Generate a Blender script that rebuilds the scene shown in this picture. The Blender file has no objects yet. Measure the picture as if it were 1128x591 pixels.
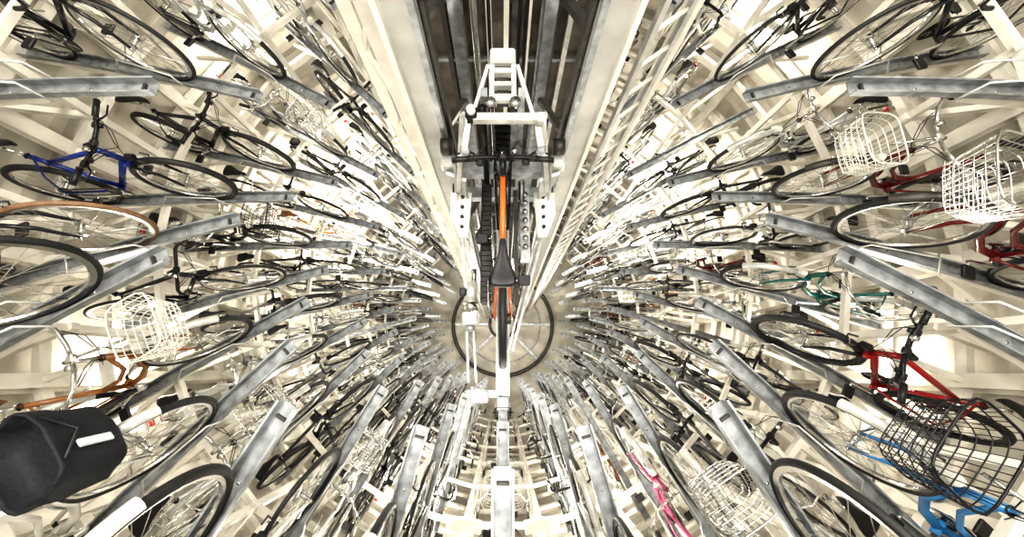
import bpy, math, random
from mathutils import Vector, Matrix
rnd = random.Random(11)
PI = math.pi
scene = bpy.context.scene

# ------------------------------------------------------------------ materials
MATS = {}
def mat(name, col, rough=0.5, metal=0.0, var=0.12, scale=8.0, bump=0.0, emit=None, spec=0.5):
    if name in MATS: return MATS[name]
    m = bpy.data.materials.new(name); m.use_nodes = True
    nt = m.node_tree; b = nt.nodes["Principled BSDF"]
    b.inputs["Roughness"].default_value = rough
    b.inputs["Metallic"].default_value = metal
    tc = nt.nodes.new("ShaderNodeTexCoord")
    nz = nt.nodes.new("ShaderNodeTexNoise"); nz.inputs["Scale"].default_value = scale
    nz.inputs["Detail"].default_value = 4
    nt.links.new(tc.outputs["Object"], nz.inputs["Vector"])
    cr = nt.nodes.new("ShaderNodeValToRGB")
    c0 = [c*(1-var) for c in col]; c1 = [min(1, c*(1+var)) for c in col]
    cr.color_ramp.elements[0].position = .35; cr.color_ramp.elements[1].position = .65
    cr.color_ramp.elements[0].color = (*c0, 1); cr.color_ramp.elements[1].color = (*c1, 1)
    nt.links.new(nz.outputs["Fac"], cr.inputs["Fac"])
    nt.links.new(cr.outputs["Color"], b.inputs["Base Color"])
    if bump:
        bp = nt.nodes.new("ShaderNodeBump"); bp.inputs["Strength"].default_value = bump
        nt.links.new(nz.outputs["Fac"], bp.inputs["Height"]); nt.links.new(bp.outputs["Normal"], b.inputs["Normal"])
    if emit:
        b.inputs["Emission Color"].default_value = (*emit[0], 1)
        b.inputs["Emission Strength"].default_value = emit[1]
    MATS[name] = m
    return m

mat("cream_paint", (.60, .575, .51), .45, 0, .06, 3)
mat("white_steel", (.66, .635, .57), .42, .0, .10, 5)
mat("wall_panel", (.43, .405, .345), .5, 0, .14, 1.5)
mat("galvanised", (.29, .305, .315), .42, .55, .28, 14)
mat("galv_light", (.50, .50, .475), .38, .3, .15, 10)
mat("column_paint", (.42, .42, .40), .4, .2, .12, 5)
mat("floor_concrete", (.40, .38, .33), .7, 0, .2, 2.5, .1)
mat("rubber", (.013, .013, .013), .6, 0, .2, 30)
mat("rubber_tan", (.17, .10, .055), .6, 0, .15, 30)
mat("black_metal", (.012, .012, .014), .35, .3, .2, 20)
mat("black_plastic", (.010, .010, .011), .45, 0, .2, 20)
mat("chrome", (.62, .62, .61), .22, 1, .05, 20)
mat("dark_steel", (.06, .056, .05), .45, .5, .25, 9)
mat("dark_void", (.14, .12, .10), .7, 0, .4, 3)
mat("brown_leather", (.16, .07, .03), .5, 0, .2, 25)
mat("bag_cloth", (.008, .009, .013), .75, 0, .4, 60, .4)
mat("reflective_tape", (.55, .57, .62), .3, .2, .05, 30)
mat("red_plastic", (.40, .02, .015), .25)
mat("white_plastic", (.66, .65, .60), .4)
mat("grip_orange", (.80, .22, .04), .35)
for n, c in dict(red=(.24,.012,.012), orange=(.66,.13,.02), blue=(.012,.03,.17), skyblue=(.05,.22,.46), teal=(.025,.13,.11),
                 white=(.64,.63,.59), black=(.02,.02,.022), silver=(.46,.47,.46), tan=(.28,.12,.04), green=(.03,.09,.05),
                 darkred=(.12,.013,.013), pink=(.40,.08,.17), navy=(.012,.02,.06), grey=(.14,.14,.145), cream=(.55,.48,.36)).items():
    mat("paint_"+n, c, .25, .25 if n in("silver","grey") else 0, .04)

# ------------------------------------------------------------------ mesh builder
class MB:
    def __init__(s): s.v=[]; s.f=[]; s.m=[]; s.sm=[]; s.mats=[]; s.M=Matrix.Identity(4)
    def mi(s, n):
        if n not in s.mats: s.mats.append(n)
        return s.mats.index(n)
    def add(s, vs, fs, mname, smooth=False):
        o=len(s.v); k=s.mi(mname)
        s.v.extend([tuple(s.M @ Vector(p)) for p in vs])
        for f in fs: s.f.append([i+o for i in f]); s.m.append(k); s.sm.append(smooth)
    def tube(s, pts, r, mname, n=8, closed=False, caps=True, sx=1.0):
        pts=[Vector(p) for p in pts]; N=len(pts)
        rr = r if isinstance(r,(list,tuple)) else [r]*N
        vs=[]; fs=[]; prev=None
        for i,p in enumerate(pts):
            if closed: t=(pts[(i+1)%N]-pts[i-1])
            else: t=pts[min(i+1,N-1)]-pts[max(i-1,0)]
            t.normalize()
            if prev is None:
                u=Vector((0,0,1)) if abs(t.z)<.9 else Vector((1,0,0))
                u=(u-t*u.dot(t)).normalized()
            else:
                u=(prev-t*prev.dot(t))
                u = u.normalized() if u.length>1e-6 else prev
            prev=u; w=t.cross(u)
            for j in range(n):
                a=2*PI*j/n
                vs.append(p+u*math.cos(a)*rr[i]+w*math.sin(a)*rr[i]*sx)
        L = N if closed else N-1
        for i in range(L):
            for j in range(n):
                a=i*n+j; b=i*n+(j+1)%n; c=((i+1)%N)*n+(j+1)%n; d=((i+1)%N)*n+j
                fs.append((a,b,c,d))
        if caps and not closed:
            fs.append(tuple(range(n-1,-1,-1))); fs.append(tuple((N-1)*n+j for j in range(n)))
        s.add(vs,fs,mname,n>4)
    def ring(s, c, R, r, mname, n=40, m=8, axis='y', flat=1.0):
        c=Vector(c); vs=[];fs=[]
        for i in range(n):
            a=2*PI*i/n
            for j in range(m):
                b=2*PI*j/m
                rad=R+r*math.cos(b); h=r*math.sin(b)*flat
                if axis=='y': p=(rad*math.cos(a),h,rad*math.sin(a))
                elif axis=='z': p=(rad*math.cos(a),rad*math.sin(a),h)
                else: p=(h,rad*math.cos(a),rad*math.sin(a))
                vs.append(c+Vector(p))
        for i in range(n):
            for j in range(m):
                fs.append((i*m+j,i*m+(j+1)%m,((i+1)%n)*m+(j+1)%m,((i+1)%n)*m+j))
        s.add(vs,fs,mname,True)
    def lathe(s, c, prof, mname, n=20, axis='y'):
        c=Vector(c); vs=[];fs=[]; m=len(prof)
        for i in range(n):
            a=2*PI*i/n
            for (r,h) in prof:
                if axis=='y': p=(r*math.cos(a),h,r*math.sin(a))
                elif axis=='z': p=(r*math.cos(a),r*math.sin(a),h)
                else: p=(h,r*math.cos(a),r*math.sin(a))
                vs.append(c+Vector(p))
        for i in range(n):
            for j in range(m-1):
                fs.append((i*m+j,i*m+j+1,((i+1)%n)*m+j+1,((i+1)%n)*m+j))
        s.add(vs,fs,mname,False)
    def beam(s, p0, p1, w, h, mname, up=(0,0,1)):
        p0=Vector(p0);p1=Vector(p1); t=(p1-p0).normalized(); u=Vector(up)
        if abs(t.dot(u))>.98: u=Vector((1,0,0)) if abs(t.x)<.9 else Vector((0,1,0))
        sd=t.cross(u).normalized(); u=sd.cross(t).normalized()
        vs=[]
        for p in (p0,p1):
            for a,b in((-1,-1),(1,-1),(1,1),(-1,1)): vs.append(p+sd*a*w/2+u*b*h/2)
        s.add(vs,[(3,2,1,0),(4,5,6,7),(0,1,5,4),(1,2,6,5),(2,3,7,6),(3,0,4,7)],mname)
    def ibeam(s, p0,p1,w,h,mname,up=(0,0,1),t=.012):
        p0=Vector(p0);p1=Vector(p1); d=(p1-p0).normalized(); u=Vector(up); sd=d.cross(u).normalized(); u=sd.cross(d).normalized()
        s.beam(p0+u*(h/2-t/2),p1+u*(h/2-t/2),w,t,mname,u)
        s.beam(p0-u*(h/2-t/2),p1-u*(h/2-t/2),w,t,mname,u)
        s.beam(p0,p1,t,h-2*t,mname,u)
    def box(s,c,sz,mname,bev=0):
        c=Vector(c); x,y,z=[a/2 for a in sz]
        if bev<=0:
            s.beam(c-Vector((x,0,0)),c+Vector((x,0,0)),sz[1],sz[2],mname)
        else:
            b=bev; vs=[];fs=[]
            prof=[(-x+b,-y),(x-b,-y),(x,-y+b),(x,y-b),(x-b,y),(-x+b,y),(-x,y-b),(-x,-y+b)]
            for zz,k in((-z,.0),(-z+b,1),(z-b,1),(z,0)):
                for (px,py) in prof:
                    sc=1 if k else 1-b/max(x,y)
                    vs.append(c+Vector((px*sc,py*sc,zz)))
            for l in range(3):
                for j in range(8): fs.append((l*8+j,l*8+(j+1)%8,(l+1)*8+(j+1)%8,(l+1)*8+j))
            fs.append(tuple(range(7,-1,-1))); fs.append(tuple(24+j for j in range(8)))
            s.add(vs,fs,mname)
    def cyl(s,p0,p1,r,mname,n=14): s.tube([p0,p1],r,mname,n)
    def mesh(s,name):
        me=bpy.data.meshes.new(name); me.from_pydata(s.v,[],s.f)
        for n in s.mats: me.materials.append(MATS[n])
        me.polygons.foreach_set("material_index",s.m); me.polygons.foreach_set("use_smooth",s.sm)
        me.update(); return me
    def obj(s,name,M=None):
        o=bpy.data.objects.new(name,s.mesh(name)); scene.collection.objects.link(o)
        if M is not None: o.matrix_world=M
        return o

# ------------------------------------------------------------------ bicycle
# local: +x = rearwards, front axle above x=0, z up, wheels on z=0
WR=.335
def wheel(b, c, tyre, rim, spoke="chrome", tr=.019, n=48):
    b.ring(c, WR-tr, tr, tyre, n, 8)
    b.lathe(c,[(WR-tr-.004,-.011),(WR-tr-.030,-.009),(WR-tr-.034,0),(WR-tr-.030,.009),(WR-tr-.004,.011)],rim,n)
    b.lathe(c,[(.0,-.045),(.008,-.045),(.008,-.035),(.026,-.032),(.026,-.027),(.014,-.024),(.014,.024),(.026,.027),(.026,.032),(.008,.035),(.008,.045),(0,.045)],"chrome",12)
    c=Vector(c); R=WR-tr-.03
    for k in range(32):
        a=2*PI*k/32; sd=1 if k%2 else -1; off=.42*(1 if (k//2)%2 else -1)
        p0=c+Vector((.024*math.cos(a+off*3),sd*.029,.024*math.sin(a+off*3)))
        p1=c+Vector((R*math.cos(a),0,R*math.sin(a)))
        b.tube([p0,p1],.0017,spoke,3,caps=False)
    b.tube([c+Vector((0,0,-R)),c+Vector((0,.004,-R+.045))],.003,"black_plastic",5)

def fender(b,c,a0,a1,mname,wd=.026):
    c=Vector(c); vs=[];fs=[];N=18; R=WR+.018
    for i in range(N+1):
        a=math.radians(a0+(a1-a0)*i/N)
        for (y,dr) in((-wd,-.014),(-wd*.6,0),(0,.005),(wd*.6,0),(wd,-.014)):
            vs.append(c+Vector(((R+dr)*math.cos(a),y,(R+dr)*math.sin(a))))
    for i in range(N):
        for j in range(4): fs.append((i*5+j,i*5+j+1,(i+1)*5+j+1,(i+1)*5+j))
    b.add(vs,fs,mname,True)
    a=math.radians((a0*.2+a1*.8))
    for sd in(-1,1):
        b.tube([c+Vector((0,sd*.045,0)),c+Vector((R*math.cos(a),sd*wd,R*math.sin(a)))],.0025,"chrome",4)

def wire_basket(b,c,mname,w=.36,l=.27,h=.22,th=.0028,nx=9,nz=6):
    c=Vector(c)
    def P(u,v,t): # u,v -1..1 ; t 0..1 height
        k=.80+.20*t
        return c+Vector((v*l/2*k,u*w/2*k,t*h))
    def loop(t,r):
        pts=[]
        for i in range(24):
            a=2*PI*i/24; cx=math.cos(a); sx=math.sin(a); q=(abs(cx)**5+abs(sx)**5)**(-.2)
            pts.append(P(cx*q,sx*q,t))
        b.tube(pts,r,mname,5,closed=True)
    for i in range(nz): loop(i/(nz-1), th if i<nz-1 else th*2)
    for i in range(nx*4):
        a=2*PI*i/(nx*4); cx=math.cos(a); sx=math.sin(a); q=(abs(cx)**5+abs(sx)**5)**(-.2)
        b.tube([P(cx*q,sx*q,0),P(cx*q,sx*q,1)],th*.8,mname,4,caps=False)
    for i in range(nx):
        u=-1+2*(i+.5)/nx
        b.tube([P(u,-.98,0),P(u,.98,0)],th*.8,mname,4,caps=False)
        b.tube([P(-.98,u,0),P(.98,u,0)],th*.8,mname,4,caps=False)

def saddle(b,c,mname):
    c=Vector(c); vs=[];fs=[]
    prof=[(-.145,.012,.0),(-.13,.020,.012),(-.06,.026,.016),(0,.040,.012),(.05,.062,.014),(.09,.074,.024),(.12,.070,.030),(.135,.045,.024)]
    m=10
    for (x,w,zz) in prof:
        for j in range(m):
            a=2*PI*j/m
            y=w*math.cos(a); z=zz+(.010*math.sin(a) if math.sin(a)>0 else .034*math.sin(a)*(1-.3*abs(math.cos(a))))
            vs.append(c+Vector((x,y,z)))
    for i in range(len(prof)-1):
        for j in range(m): fs.append((i*m+j,i*m+(j+1)%m,(i+1)*m+(j+1)%m,(i+1)*m+j))
    fs.append(tuple(range(m))); fs.append(tuple((len(prof)-1)*m+j for j in range(m)))
    b.add(vs,fs,mname,True)
    for sd in(-1,1):
        b.tube([c+Vector((-.12,sd*.012,-.01)),c+Vector((-.04,sd*.022,-.04)),c+Vector((.05,sd*.022,-.04)),c+Vector((.10,sd*.035,-.005))],.0035,"chrome",5)

def build_bike(name, style='city', frame='silver', tyre='rubber', rim='chrome', basket=None, top=None,
               sadl='black_plastic', grip='black_plastic', bars=None, rack=False, light=True, fend=None):
    b=MB(); fr="paint_"+frame; top="paint_"+top if top else fr
    FA=Vector((0,0,WR)); RA=Vector((1.05,0,WR)); BB=Vector((.61,0,.285))
    bars=bars or {'city':'swept','road':'drop','mtb':'flat'}[style]
    tr={'city':.019,'road':.014,'mtb':.024}[style]
    wheel(b,FA,tyre,rim,tr=tr); wheel(b,RA,tyre,rim,tr=tr)
    st=lambda z: Vector((.05+(z-WR)*.33,0,z))
    ht0,ht1=(st(.66),st(.80 if style=='city' else .82))
    b.tube([ht0,ht1],.019,fr,12)
    b.ring(ht1,.018,.005,"black_metal",12,5,'z'); b.ring(ht0,.018,.005,"black_metal",12,5,'z')
    seat_top=Vector((.795,0,.86 if style!='road' else .84)); stt=BB+(seat_top-BB)*.86
    b.tube([BB,stt],.016,fr,10)
    if style=='city':
        b.tube([ht0+Vector((.01,0,.01)),Vector((.33,0,.42)),Vector((.48,0,.31)),BB],.021,fr,10)
        b.tube([ht1-Vector((-.005,0,.04)),Vector((.36,0,.54)),Vector((.52,0,.43)),BB+(stt-BB)*.28],.014,top,10)
    else:
        tt1=BB+(stt-BB)*(.93 if style=='road' or frame=='black' else .80)
        b.tube([ht0+Vector((.005,0,.02)),BB],.021 if style=='mtb' else .018,fr,12)
        b.tube([ht1-Vector((0,0,.02)),tt1],.017,top,12)
        b.tube([BB+(stt-BB)*.2+Vector((-.03,0,0)),BB+(stt-BB)*.45+Vector((-.03,0,0))],.004,"chrome",6)
    b.cyl(BB+Vector((0,-.038,0)),BB+Vector((0,.038,0)),.022,fr)
    for sd in(-1,1):
        b.tube([BB+Vector((.02,sd*.025,0)),Vector((.75,sd*.04,.30)),RA+Vector((-.01,sd*.058,0))],.009,top if top!=fr else fr,8)
        b.tube([BB+(stt-BB)*.93+Vector((0,sd*.014,0)),Vector((.90,sd*.045,.58)),RA+Vector((-.005,sd*.058,.01))],.007,top if top!=fr else fr,8)
        b.tube([ht0+Vector((-.005,sd*.03,-.02)),Vector((.035,sd*.045,.52)),Vector((.012,sd*.048,.40)),FA+Vector((0,sd*.05,0))],[.013,.012,.010,.008],fr if style!='mtb' else "black_metal",8)
        b.cyl(FA+Vector((0,sd*.045,0)),FA+Vector((0,sd*.062,0)),.009,"chrome",8)
        b.cyl(RA+Vector((0,sd*.05,0)),RA+Vector((0,sd*.072,0)),.009,"chrome",8)
    b.box(ht0+Vector((-.002,0,-.012)),(.04,.085,.03),fr,.008)
    b.tube([Vector((.02,-.02,.66)),Vector((-.02,0,.69))],.006,"chrome",6)
    sp=stt+(seat_top-BB).normalized()*(.11 if style!='road' else .15)
    b.tube([stt,sp],.0125,"chrome",10); b.ring(stt,.018,.005,"black_metal",12,5,'z')
    sc=sp+Vector((.01,0,.045)); saddle(b,sc,sadl)
    b.lathe(BB+Vector((0,.05,0)),[(.02,0),(.025,.004),(.082,.004),(.086,0),(.082,-.003),(.072,-.003)],"chrome" if style=='city' else "black_metal",30)
    for k in range(5):
        a=2*PI*k/5; b.beam(BB+Vector((0,.055,0)),BB+Vector((.075*math.cos(a),.053,.075*math.sin(a))),.012,.006,"chrome",(0,1,0))
    b.lathe(RA+Vector((0,.05,0)),[(.012,.006),(.035,.006),(.038,0),(.038,-.02),(.02,-.022)],"dark_steel",20)
    for z0,z1 in((.084,.037),(-.084,-.037)):
        b.beam(BB+Vector((0,.053,z0)),RA+Vector((0,.053,z1)),.007,.010,"dark_steel")
    if style=='city':
        b.box(BB+Vector((.2,.062,.02)),(.48,.012,.06),"black_plastic",.005)
    else:
        b.beam(RA+Vector((0,.06,-.03)),RA+Vector((-.02,.06,-.12)),.012,.02,"black_metal",(0,1,0))
        for zz in(-.06,-.115): b.cyl(RA+Vector((-.012,.05,zz)),RA+Vector((-.012,.06,zz)),.02,"dark_steel",10)
    ca=rnd.uniform(-.6,.6); cd=Vector((math.cos(ca),0,math.sin(ca)))
    for sd in(1,-1):
        p0=BB+Vector((0,sd*.068,0)); p1=p0+cd*sd*.168+Vector((0,sd*.012,0))
        b.beam(p0,p1,.014,.022,"chrome",(0,0,1) if abs(cd.z)<.7 else (1,0,0))
        b.cyl(p1,p1+Vector((0,sd*.03,0)),.007,"chrome",8)
        b.box(p1+Vector((0,sd*.07,0)),(.075,.085,.022),"black_plastic",.006)
    b.cyl(BB+Vector((0,-.07,0)),BB+Vector((0,.07,0)),.011,"dark_steel",10)
    # cockpit
    if style=='city':
        S=st(.95); b.tube([ht1,S],.0125,"chrome",10); C=S+Vector((-.05,0,.005)); b.tube([S,C],.014,"chrome",8)
    else:
        S=st(.86); b.tube([ht1,S],.015,"black_metal",10); C=S+Vector((-.085,0,.02)); b.tube([S,C],.015,"black_metal",8)
    bm="chrome" if bars=='swept' else "black_metal"
    for sd in(-1,1):
        if bars=='swept':
            b.tube([C,C+Vector((-.01,sd*.08,.015)),C+Vector((0,sd*.19,.04)),C+Vector((.06,sd*.26,.045)),C+Vector((.14,sd*.275,.035))],.011,bm,8)
            g0=C+Vector((.12,sd*.273,.037)); g1=C+Vector((.25,sd*.285,.02))
            b.tube([g0,g1],.017,grip,10)
            l0=C+Vector((.06,sd*.262,.035)); b.tube([l0,l0+Vector((.02,sd*.035,-.015)),l0+Vector((.16,sd*.06,-.03))],[.008,.006,.005],"chrome",6)
        elif bars=='flat':
            b.tube([C,C+Vector((.0,sd*.1,.005)),C+Vector((.012,sd*.17,.02)),C+Vector((.03,sd*.29,.025))],[.015,.014,.011,.011],bm,8)
            b.tube([C+Vector((.018,sd*.19,.021)),C+Vector((.032,sd*.305,.026))],.018,grip,10)
            b.ring(C+Vector((.018,sd*.19,.021)),.016,.004,"dark_steel",12,5,'y')
            l0=C+Vector((.01,sd*.165,.015)); b.box(l0,(.035,.03,.025),"black_metal",.006)
            b.tube([l0,l0+Vector((-.03,sd*.01,-.005)),l0+Vector((-.05,sd*.04,-.012)),l0+Vector((-.035,sd*.115,-.015))],[.008,.007,.006,.005],"black_metal",6)
            b.box(C+Vector((.03,sd*.14,-.005)),(.045,.045,.03),"black_plastic",.008)
            b.cyl(C+Vector((-.015,sd*.14,.0)),C+Vector((-.015,sd*.115,.0)),.014,"black_plastic",10)
        else:
            b.tube([C,C+Vector((0,sd*.17,0)),C+Vector((-.02,sd*.205,-.002)),C+Vector((-.075,sd*.21,-.01)),C+Vector((-.105,sd*.212,-.05)),C+Vector((-.09,sd*.214,-.10)),C+Vector((-.03,sd*.216,-.13)),C+Vector((.03,sd*.22,-.135))],.013,grip,8)
            b.tube([C+Vector((-.07,sd*.21,-.005)),C+Vector((-.11,sd*.21,.02)),C+Vector((-.125,sd*.21,.05))],[.016,.016,.012],"black_plastic",8)
            b.tube([C+Vector((-.11,sd*.21,.01)),C+Vector((-.135,sd*.215,-.03)),C+Vector((-.125,sd*.22,-.10))],.005,"chrome",6)
        b.tube([C+Vector((0,sd*.15,.01)),C+Vector((-.09,sd*.10,.03)),C+Vector((-.07,sd*.03,-.06)),ht0+Vector((-.03,sd*.01,.03))],.0028,"black_plastic",5)
        b.tube([C+Vector((0,sd*.17,.01)),C+Vector((-.11,sd*.08,.0)),C+Vector((-.03,sd*.04,-.12)),ht1+Vector((.06,sd*.012,-.05))],.0028,"black_plastic",5)
    b.box(C+Vector((.0,0,.0)),(.04,.05,.035),bm,.008)
    b.cyl(C+Vector((-.02,.07,.03)),C+Vector((-.02,.07,.055)),.018,"chrome",12)
    b.tube([Vector((.02,-.03,.70)),Vector((-.01,-.035,.66)),Vector((.01,-.02,.635))],.006,"dark_steel",6)
    b.tube([Vector((.02,.03,.70)),Vector((-.01,.035,.66)),Vector((.01,.02,.635))],.006,"dark_steel",6)
    if light:
        b.lathe(ht0+Vector((-.075,0,.04)),[(0,-.03),(.02,-.03),(.026,.02),(.02,.028),(0,.03)],"white_plastic" if style=='city' else "black_plastic",12,'x')
    if fend or style=='city':
        fm=fend or "galv_light"
        fender(b,FA,20,150,fm); fender(b,RA,10,165,fm)
    if rack or style=='city':
        for sd in(-1,1):
            b.tube([Vector((.84,sd*.05,.73)),Vector((1.0,sd*.065,.74)),Vector((1.26,sd*.065,.74)),Vector((1.30,sd*.03,.74))],.005,"chrome",6)
            b.tube([Vector((1.12,sd*.065,.74)),RA+Vector((0,sd*.068,0))],.004,"chrome",5)
            b.tube([Vector((1.24,sd*.065,.74)),RA+Vector((0,sd*.068,0))],.004,"chrome",5)
        for x in(.92,1.0,1.08,1.16,1.24,1.30): b.tube([Vector((x,-.06,.74)),Vector((x,.06,.74))],.004,"chrome",5)
        b.tube([Vector((1.03,0,.74)),Vector((1.24,0,.745))],.008,"dark_steel",6)
        b.box((1.33,0,.66),(.015,.06,.05),"red_plastic",.004)
    b.tube([RA+Vector((0,-.075,0)),RA+Vector((-.10,-.10,.02)),RA+Vector((-.27,-.10,.03))],.006,"chrome",6)
    bc=Vector((-.13,0,.70))
    if basket in('silver','black','white'):
        wire_basket(b,bc,{'silver':"chrome",'black':"black_metal",'white':"white_plastic"}[basket])
        for sd in(-1,1): b.tube([bc+Vector((.0,sd*.12,.0)),FA+Vector((0,sd*.055,0))],.0045,"chrome",5)
        b.tube([bc+Vector((.12,0,.15)),C],.008,"chrome",6)
    elif basket=='bag':
        vs=[];fs=[];n=36;prof=[(.0,.0),(.84,.0),(.92,.02),(.94,.08),(.96,.13),(.99,.18),(.985,.22),(1.03,.25),(1.0,.265),(.95,.25),(.90,.18),(.5,.16),(0,.165)]
        m=len(prof)
        for i in range(n):
            a=2*PI*i/n; cx=math.cos(a); sx=math.sin(a); q=(abs(cx)**3.2+abs(sx)**3.2)**(-1/3.2)
            for (r,h) in prof:
                wob=1+.03*math.sin(a*7+h*30)+.016*math.sin(a*13-h*50)
                vs.append(bc+Vector((sx*q*r*.128*wob,cx*q*r*.165*wob,h-.05)))
        for i in range(n):
            for j in range(m-1): fs.append((i*m+j,i*m+j+1,((i+1)%n)*m+j+1,((i+1)%n)*m+j))
        b.add(vs,fs,"bag_cloth",True)
        b.box(bc+Vector((-.135,.06,.08)),(.012,.035,.12),"reflective_tape",.003)
        b.tube([bc+Vector((-.12,.1,.19)),bc+Vector((-.145,.0,.12)),bc+Vector((-.12,-.1,.19))],.006,"black_plastic",6)
        for sd in(-1,1): b.tube([bc+Vector((.0,sd*.12,-.03)),FA+Vector((0,sd*.055,0))],.0045,"chrome",5)
    return b.mesh(name)

V={}
V['redroad']=build_bike("b_redroad",'mtb','red',rim='black_metal')
V['skyblk']=build_bike("b_skyblk",'city','skyblue',basket='black',tyre='rubber',top='skyblue')
V['teal']=build_bike("b_teal",'city','teal')
V['whitebag']=build_bike("b_whitebag",'city','white',basket='bag',sadl='brown_leather')
V['tangum']=build_bike("b_tangum",'road','black',tyre='rubber_tan',sadl='brown_leather')
V['bluemtb']=build_bike("b_bluemtb",'mtb','blue')
V['tanwhite']=build_bike("b_tanwhite",'city','tan',basket='white',grip='brown_leather',sadl='brown_leather')
V['redbasket']=build_bike("b_redbasket",'city','darkred',basket='silver',fend='dark_steel')
V['whitebasket']=build_bike("b_whitebasket",'city','darkred',basket='white',fend='dark_steel')
V['silverc']=build_bike("b_silverc",'city','silver',basket='silver')
V['silver2']=build_bike("b_silver2",'city','silver')
V['greymtb']=build_bike("b_greymtb",'mtb','grey')
V['blackmtb']=build_bike("b_blackmtb",'mtb','black')
V['blackroad']=build_bike("b_blackroad",'road','black')
V['whiteroad']=build_bike("b_whiteroad",'road','white',rim='black_metal')
V['orange']=build_bike("b_orange",'road','orange',grip='grip_orange')
V['blackcity']=build_bike("b_blackcity",'city','black',basket='black',fend='black_metal')
V['pinkc']=build_bike("b_pinkc",'city','pink')
V['lift']=build_bike("b_lift",'mtb','black',top='orange',rim='black_metal')
common=['silverc','blackroad','whiteroad','blackcity','silverc','whiteroad','silver2','greymtb','blackmtb','blackroad','silver2','blackroad','whiteroad','greymtb','blackcity','blackroad','tangum','redbasket','tanwhite','blackmtb']

# ------------------------------------------------------------------ geometry constants
R=1.80; RW=4.12; Z0=1.75; DZ=.68; NL=17; FLOOR=-13.75
dip=lambda t: .04*t*t
def build_rail():
    b=MB(); N=16; L=2.2; vs=[];fs=[]
    w=.036;h=.042;t=.004
    prof=[(-w-.010,h),(-w,h),(-w,0),(w,0),(w,h),(w+.010,h),(w+.010,h-t),(w+t,h-t),(w+t,-t),(-w-t,-t),(-w-t,h-t),(-w-.010,h-t)]
    m=len(prof)
    for i in range(N+1):
        x=L*i/N
        for (y,z) in prof:
            vs.append((x,y,z-dip(x)))
    for i in range(N):
        for j in range(m): fs.append((i*m+j,i*m+(j+1)%m,(i+1)*m+(j+1)%m,(i+1)*m+j))
    fs.append(tuple(range(m))); fs.append(tuple(N*m+j for j in range(m-1,-1,-1)))
    b.add(vs,fs,"galvanised")
    b.box((.06,0,.010),(.015,.05,.016),"dark_steel",.003)
    for x in(.35,.8,1.3): b.cyl((x,0,-dip(x)),(x,0,-dip(x)+.006),.007,"chrome",6)
    return b.mesh("bicycle_parking_rail")
rail_me=build_rail()

def place(me,name,phi,r,z,tilt=0.0):
    M=Matrix.Translation((r*math.cos(phi),r*math.sin(phi),z)) @ Matrix.Rotation(phi,4,'Z') @ Matrix.Rotation(tilt,4,'Y')
    o=bpy.data.objects.new(name,me); scene.collection.objects.link(o); o.matrix_world=M; return o

special={ (0,210):'blackroad',(0,240):'silver2',(0,300):'blackroad',(0,330):None,(0,0):None,(0,180):None,(0,270):None,
 (1,165):'blackroad',(1,195):'tangum',(1,225):'whitebag',(1,315):'skyblk',(1,345):'redbasket',(1,15):'blackroad',
 (1,255):'silverc',(1,285):'whiteroad',(1,135):'greymtb',(1,45):'blackroad',(0,150):'blackroad',(0,30):'silver2',
 (2,180):'bluemtb',(2,210):'tanwhite',(2,330):'redroad',(2,0):'whitebasket',(2,150):'silver2',(2,30):'blackroad',(2,270):None,
 (3,345):'teal',(3,195):'blackroad',(3,165):'blackmtb',(3,15):'silver2',(3,315):'whiteroad',(3,225):'silverc',(3,255):'blackroad',(3,285):'silver2',
 (4,0):'whiteroad',(4,180):'blackcity',(4,300):'pinkc',(4,210):'silver2',(4,330):'blackroad'}
slide={(0,240):.50,(0,300):.48,(0,210):.42,(1,345):.56,(2,0):.66,(3,345):.60,(3,195):.6,(2,330):.62,(1,315):.66,(1,225):.70,(1,195):.66}
slots=[]
for k in range(NL):
    for i in range(12):
        deg=(i*30+(15 if k%2 else 0))%360
        if deg in(75,90,105): continue
        slots.append((k,deg))
for (k,deg) in slots:
    phi=math.radians(deg); z=-(Z0+DZ*k)
    place(rail_me,"bicycle_parking_rail",phi,R,z)
    key=special.get((k,deg),'?')
    if key is None: continue
    if key=='?':
        if rnd.random()<.08: continue
        key=rnd.choice(common)
    r0=slide.get((k,deg),.68+rnd.uniform(-.06,.05))
    a=math.atan2(dip(r0+1.05)-dip(r0),1.05)
    o=place(V[key],"bicycle",phi,R+r0,z-dip(r0)+.004,a)

# ------------------------------------------------------------------ rack frame (white steel)
b=MB()
def P(r,deg,z): a=math.radians(deg); return Vector((r*math.cos(a),r*math.sin(a),z))
for (k,deg) in slots:
    z=-(Z0+DZ*k)
    b.beam(P(2.45,deg,z-dip(.65)-.035),P(RW-.1,deg,z-dip(2.2)-.035),.04,.055,"white_steel")
    b.beam(P(RW-.12,deg,z-.62),P(3.05,deg,z-.13),.035,.035,"white_steel")
    for d in(-1.0,1.0):
        a=math.radians(deg); s=Vector((-math.sin(a),math.cos(a),0))*.06*d
        b.tube([P(2.35,deg,z-.02)+s,P(2.38,deg,z+.12)+s,P(2.75,deg,z+.16)+s,P(2.95,deg,z-.04)+s],.006,"galv_light",6)
for k in range(NL):
    z=-(Z0+DZ*k)
    for i in range(24):
        deg=7.5+15*i
        if 67<deg<113: continue
        b.beam(P(3.0,deg,z-.12),P(RW-.05,deg,z-.12),.045,.05,"white_steel")
for i in range(24):
    deg=7.5+15*i
    if 75<deg<105: continue
    b.ibeam(P(RW-.12,deg,FLOOR),P(RW-.12,deg,.9),.12,.12,"white_steel",up=P(1,deg,0))
    b.beam(P(3.05,deg,FLOOR),P(3.05,deg,-1.6),.05,.05,"white_steel",up=P(1,deg,0))
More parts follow.
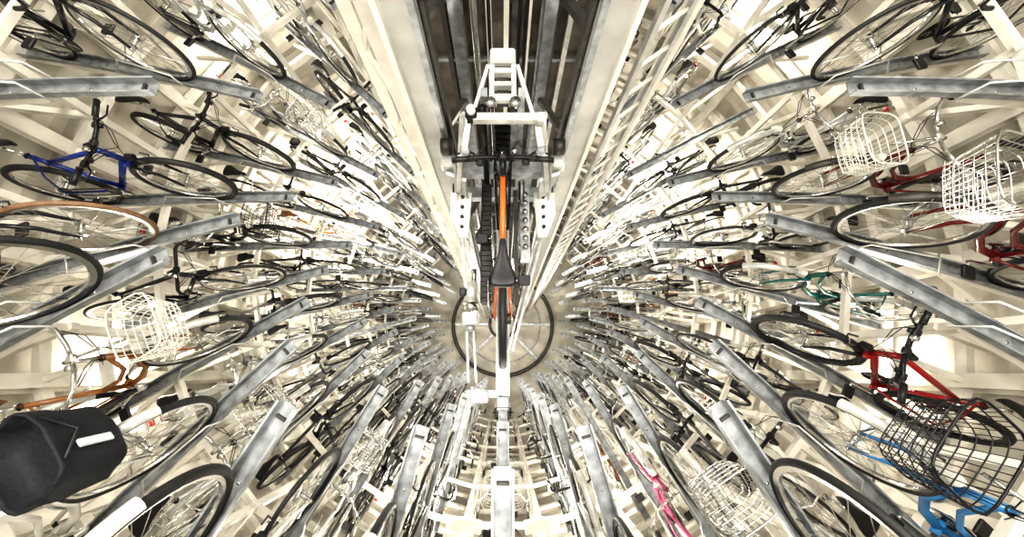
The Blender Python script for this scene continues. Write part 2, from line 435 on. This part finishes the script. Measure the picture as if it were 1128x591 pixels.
for k in range(0,NL+1):
    z=-(Z0+DZ*k)-.16
    for rr,w,h in((RW-.1,.06,.09),(3.05,.045,.05)):
        for i in range(24):
            a0=7.5+15*i
            if 66<a0<112 : continue
            if rr<4 and k%2: continue
            b.beam(P(rr,a0,z),P(rr,a0+15,z),w,h,"white_steel")
b.obj("parking_rack_frame")

# ------------------------------------------------------------------ shell
b=MB(); n=144; vs=[];fs=[]
zs=[]; zz=FLOOR; 
while zz<1.5: zs.append(zz); zz+=.11
for li,z in enumerate(zs):
    ro=[0,0,.035,.035][li%4]
    for i in range(n):
        a=2*PI*i/n; vs.append(((RW+ro)*math.cos(a),(RW+ro)*math.sin(a),z))
for l in range(len(zs)-1):
    for i in range(n): fs.append((l*n+i,l*n+(i+1)%n,(l+1)*n+(i+1)%n,(l+1)*n+i))
b.add(vs,fs,"wall_panel"); b.obj("wall_round")
b=MB(); b.lathe((0,0,FLOOR),[(0,0),(RW+.05,0),(RW+.05,-.1),(0,-.1)],"floor_concrete",96,'z'); b.obj("floor")
b=MB(); b.lathe((0,0,1.45),[(0,0),(RW+.05,0),(RW+.05,.1),(0,.1)],"cream_paint",96,'z'); b.obj("ceiling")
b=MB()
b.ring((0,0,FLOOR+.12),1.72,.06,"dark_steel",72,8,'z'); b.ring((0,0,FLOOR+.08),1.3,.03,"galvanised",64,6,'z')
b.lathe((0,0,FLOOR),[(0,.08),(1.6,.08),(1.7,.06),(1.7,0)],"floor_concrete",64,'z')
b.ring((0,0,FLOOR+.12),.45,.05,"dark_steel",40,8,'z')
for i in range(8): b.beam(P(.4,i*45,FLOOR+.1),P(1.7,i*45,FLOOR+.1),.08,.05,"galvanised")
b.obj("lift_turntable")

# ------------------------------------------------------------------ lift mast behind
FB=FLOOR+.22
b=MB()
for sd,xo in((-1,0),(1,.05)):
    b.beam((sd*(.50+xo),.30,FB),(sd*(.50+xo),.30,1.3),.19,.16,"column_paint",up=(0,1,0))
    b.beam((sd*(.42+xo),.205,FB),(sd*(.42+xo),.205,1.3),.035,.03,"galvanised",up=(0,1,0))
    b.beam((sd*(.585+xo),.20,FB),(sd*(.585+xo),.20,1.3),.03,.05,"white_steel",up=(0,1,0))
    b.beam((sd*(.385+xo),.30,FB),(sd*(.385+xo),.30,1.3),.02,.08,"dark_steel",up=(0,1,0))
    b.ibeam((sd*.30,.78,FB),(sd*.30,.78,1.3),.08,.10,"galvanised",up=(0,1,0))
    for z in range(13): 
        b.beam((sd*.50,.40,-.8-z),(sd*.30,.76,-.8-z),.05,.05,"dark_steel")
b.obj("lift_mast")
b=MB()
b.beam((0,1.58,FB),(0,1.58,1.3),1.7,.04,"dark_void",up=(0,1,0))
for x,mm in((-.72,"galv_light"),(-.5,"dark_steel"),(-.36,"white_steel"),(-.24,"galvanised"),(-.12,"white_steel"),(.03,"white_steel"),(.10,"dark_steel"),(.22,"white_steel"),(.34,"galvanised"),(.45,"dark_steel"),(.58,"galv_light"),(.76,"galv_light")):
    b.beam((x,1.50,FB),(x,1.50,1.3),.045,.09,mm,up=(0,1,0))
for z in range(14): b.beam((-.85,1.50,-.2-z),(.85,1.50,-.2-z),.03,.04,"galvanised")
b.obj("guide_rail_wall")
b=MB()
for x in(-.10,.12,.17): b.tube([(x,1.0,FB),(x,1.0,1.3)],.014,"black_plastic",8)
b.tube([(-.2,.9,FB),(-.2,.9,1.3)],.02,"chrome",8)
b.obj("lift_hoist_cables")
b=MB(); w=.30
d=Vector((.8,.6,0)).normalized(); c=Vector((.98,.55,0))
for s in(-1,1): 
    q=c+d*s*w/2; b.beam(q+Vector((0,0,FB)),q+Vector((0,0,1.2)),.03,.06,"galv_light",up=(0,1,0))
z=FB+.2
while z<1.1:
    b.cyl(c-d*w/2+Vector((0,0,z)),c+d*w/2+Vector((0,0,z)),.015,"white_steel",8); z+=.28
b.obj("access_ladder")
b=MB()
for x,y in((-.85,.75),(-1.05,.95),(1.3,1.0)):
    b.beam((x,y,FB),(x,y,1.2),.10,.07,"white_steel",up=(0,1,0))
for z in range(13):
    b.beam((-.85,.75,-z*1.0),(-1.05,.95,-z*1.0-.5),.04,.04,"white_steel")
    b.beam((-1.05,.95,-z*1.0-.5),(-.85,.75,-z*1.0-1),.04,.04,"white_steel")
b.obj("cable_support_truss")

# ------------------------------------------------------------------ lift carriage
b=MB()
HZ=-1.95
def quadplate(pts,th,m):
    p=[Vector(q) for q in pts]; nrm=(p[1]-p[0]).cross(p[2]-p[0]).normalized()*th/2
    vs=[q+nrm for q in p]+[q-nrm for q in p]; k=len(p)
    fs=[tuple(range(k)),tuple(range(2*k-1,k-1,-1))]+[(i,k+i,k+(i+1)%k,(i+1)%k) for i in range(k)]
    b.add(vs,fs,m)
b.box((0,.36,HZ+.02),(.15,.10,.05),"galv_light",.01)
for s in(-1,1):
    b.beam((s*.062,.40,HZ),(s*.065,.12,HZ-.02),.028,.06,"galv_light")
    b.beam((s*.085,.34,HZ-.02),(s*.21,.0,HZ-.16),.022,.03,"galv_light")
    b.beam((s*.20,.02,HZ-.1),(s*.235,-.14,HZ-.2),.035,.05,"galv_light")
    b.box((s*.23,-.13,HZ-.19),(.06,.06,.07),"galvanised",.01)
b.box((0,.27,HZ),(.12,.035,.05),"galv_light",.006)
b.box((0,.18,HZ),(.12,.03,.05),"galv_light",.006)
b.box((0,.22,HZ-.03),(.07,.3,.03),"dark_steel",.006)
b.box((0,.10,HZ-.02),(.17,.05,.06),"galv_light",.01)
b.beam((-.17,-.02,HZ-.02),(.25,-.02,HZ-.02),.045,.045,"galv_light")
b.box((.22,-.02,HZ-.02),(.06,.06,.06),"galv_light",.01)
b.box((-.18,-.0,HZ-.02),(.07,.08,.06),"black_metal",.01)
b.cyl((-.18,-.0,HZ),(-.18,0,HZ+.05),.025,"white_plastic",14)
b.cyl((-.07,.06,HZ),(-.07,.06,HZ+.03),.03,"chrome",16); b.cyl((.07,.06,HZ),(.07,.06,HZ+.03),.03,"chrome",16)
for s in(-1,1):
    b.beam((s*.11,.14,HZ),(s*.13,.14,-3.3),.04,.06,"galvanised",up=(0,1,0))
    b.beam((s*.24,.10,HZ-.15),(s*.33,-.1,-2.75),.035,.05,"galv_light")
    quadplate([(s*.34,-.02,-2.5),(s*.36,-.12,-2.75),(s*.28,-.42,-3.0),(s*.26,-.42,-3.25),(s*.34,.05,-3.3)],.02,"galv_light")
    quadplate([(s*.27,-.08,-2.62),(s*.42,-.02,-2.62),(s*.42,.10,-2.9),(s*.27,-.2,-2.9)],.02,"galv_light")
    quadplate([(s*.24,-.10,-2.8),(s*.40,-.10,-2.8),(s*.40,-.28,-2.8),(s*.33,-.46,-2.8),(s*.26,-.46,-2.8)],.02,"galv_light")
    b.box((s*.40,.05,-2.6),(.10,.10,.10),"galv_light",.012)
    for zz in(-2.5,-3.2): b.cyl((s*.36,.12,zz),(s*.44,.12,zz),.06,"dark_steel",18)
    for q in range(4): b.cyl((s*.31,-.14-.08*q,-2.80),(s*.31,-.14-.08*q,-2.775),.014,"dark_steel",8)
b.beam((-.42,.12,-2.85),(.42,.12,-2.85),.10,.10,"galvanised")
b.beam((-.42,.12,-3.3),(.42,.12,-3.3),.10,.10,"galvanised")
b.box((.02,.09,-2.35),(.15,.06,.45),"galvanised",.015)
for i in range(6): b.box((0,.04,-2.16-.07*i),(.10,.03,.03),"black_metal",.004)
b.lathe((.13,-.2,-2.55),[(.0,-.02),(.07,-.02),(.06,0),(.07,.02),(0,.02)],"dark_steel",24,'x')
b.ring((.13,-.2,-2.55),.075,.01,"galvanised",24,6,'x')
for i in range(7):
    b.cyl((.17,-.12-.07*i,-2.8),(.17,-.12-.07*i,-2.77),.022,"chrome",10)
b.beam((.17,-.05,-2.83),(.17,-.65,-2.83),.07,.04,"galvanised")
b.beam((.10,-.05,-2.88),(.10,-.95,-2.88),.03,.06,"dark_steel")
for s in(-1,1):
    b.beam((s*.06,.1,-2.55),(s*.045,-.28,-2.6),.02,.05,"black_metal")
    b.beam((s*.045,-.28,-2.6),(s*.035,-.42,-2.72),.02,.05,"black_metal")
b.obj("lift_carriage")
b=MB()
b.beam((0,.02,-3.12),(0,-1.72,-3.12),.08,.05,"galvanised")
b.beam((-.046,.02,-3.09),(-.046,-1.62,-3.09),.010,.05,"galv_light"); b.beam((.046,.02,-3.09),(.046,-1.62,-3.09),.010,.05,"galv_light")
b.beam((-.32,-.35,-2.98),(-.25,-1.52,-2.98),.018,.03,"galvanised")
b.beam((-.28,-.35,-3.05),(-.20,-1.52,-3.05),.012,.02,"chrome")
b.beam((.33,-.35,-2.95),(.07,-1.30,-2.98),.018,.03,"galvanised")
b.beam((.28,-.35,-3.0),(.04,-1.30,-3.03),.014,.02,"chrome")
b.beam((-.27,-1.60,-3.05),(-.03,-1.60,-3.05),.05,.06,"galvanised")
b.box((-.17,-1.62,-3.02),(.13,.08,.07),"galv_light",.008)
b.box((0,-1.66,-3.06),(.10,.08,.05),"galvanised",.01)
b.obj("telescopic_arm")
b=MB()
b.cyl((-.24,-.78,-2.92),(-.24,-.94,-2.92),.045,"galv_light",20)
b.cyl((-.24,-.94,-2.92),(-.24,-1.0,-2.92),.055,"chrome",20)
b.box((-.24,-1.06,-2.92),(.12,.10,.10),"galv_light",.012)
b.cyl((-.24,-1.11,-2.92),(-.24,-1.15,-2.92),.035,"galvanised",16)
b.cyl((-.22,-.78,-2.92),(-.22,-.68,-2.92),.02,"chrome",12)
b.box((-.30,-.86,-2.90),(.05,.06,.05),"black_plastic",.008)
b.obj("drive_motor")
b=MB(); y=-.02
while y>-.95:
    b.box((-.125,y,-2.85),(.075,.030,.05),"black_plastic",.005)
    b.box((-.125,y-.018,-2.86),(.055,.012,.04),"dark_steel",0)
    y-=.040
b.tube([(-.16,-.02,-2.84),(-.165,-.5,-2.84),(-.16,-.95,-2.86)],.006,"black_plastic",6)
b.tube([(-.125,.0,-2.86),(-.125,.06,-2.7),(-.125,.06,-2.2),(-.12,.08,-2.0)],.022,"black_plastic",8)
b.obj("cable_drag_chain")
place(V['lift'],"bicycle",math.radians(-90),.04,-3.01,0)

# ------------------------------------------------------------------ lamps
mat("lamp_glow",(1,.97,.9),.5,0,0,1,emit=((1,.95,.86),9))
lamp=MB(); lamp.box((0,0,0),(.34,.12,.05),"white_plastic",.01); lamp.box((0,0,-.035),(.30,.09,.03),"lamp_glow",.008)
lme=lamp.mesh("bulkhead_or_fill_lamp")
def point(loc,power,rad=.12,col=(1,.94,.84)):
    l=bpy.data.lights.new("shaft_light","POINT"); l.energy=power; l.shadow_soft_size=rad; l.color=col
    o=bpy.data.objects.new("shaft_light",l); o.location=loc; scene.collection.objects.link(o)
def lampat(r,deg,z,pw):
    o=bpy.data.objects.new("bulkhead_or_fill_lamp",lme); scene.collection.objects.link(o); o.location=P(r,deg,z)
    o.rotation_euler=(0,0,math.radians(deg+90))
    point(P(r-.05,deg,z-.12),pw,.06)
for zi,z in enumerate((-3.6,-7.0,-10.6)):  # wall fixtures added as fill to brighten the shaft down its depth
    for deg in(142.5,37.5,202.5,247.5,292.5,337.5):
        lampat(RW-.32,deg,z,(24,46,80)[zi])
lampat(2.93,157.5,-6.2,300); lampat(2.93,22.5,-6.2,210)
for deg in(262.5,277.5): lampat(2.93,deg,-4.3,55)
lampat(1.25,90,.6,15)  # unseen fixture added out of view to brighten the gap between mast columns
for deg in(0,120,240): point(P(1.2,deg,-9.5),32,.15)  # bare fill lights without fixtures, added to brighten the deep shaft
cl=MB(); cl.box((0,0,0),(1.2,.3,.08),"white_plastic",.01); cl.box((0,0,-.045),(1.15,.26,.02),"lamp_glow",0)
cme=cl.mesh("ceiling_luminaire")
for i in range(6):
    deg=30+60*i
    o=bpy.data.objects.new("ceiling_luminaire",cme); scene.collection.objects.link(o); o.location=P(1.9,deg,1.38); o.rotation_euler=(0,0,math.radians(deg+90))
    l=bpy.data.lights.new("ceiling_light","AREA"); l.shape='RECTANGLE'; l.size=1.15; l.size_y=.26; l.energy=40; l.color=(1,.965,.90)
    o2=bpy.data.objects.new("ceiling_light",l); o2.location=P(1.9,deg,1.30); o2.rotation_euler=(0,0,math.radians(deg+90)); scene.collection.objects.link(o2)
w=bpy.data.worlds.new("World"); scene.world=w; w.use_nodes=True
w.node_tree.nodes["Background"].inputs[0].default_value=(.9,.88,.8,1); w.node_tree.nodes["Background"].inputs[1].default_value=.3

cam=bpy.data.cameras.new("camera"); co=bpy.data.objects.new("camera",cam); scene.collection.objects.link(co)
cam.sensor_width=36; cam.lens=430/1128*36; cam.clip_start=.02
cam.shift_x=.009
co.location=(0,-1.4,0); co.rotation_euler=(math.radians(14),0,0)
scene.camera=co
scene.view_settings.view_transform='Standard'
try: scene.view_settings.look='High Contrast'
except Exception as e: print(e)
scene.view_settings.exposure=.78
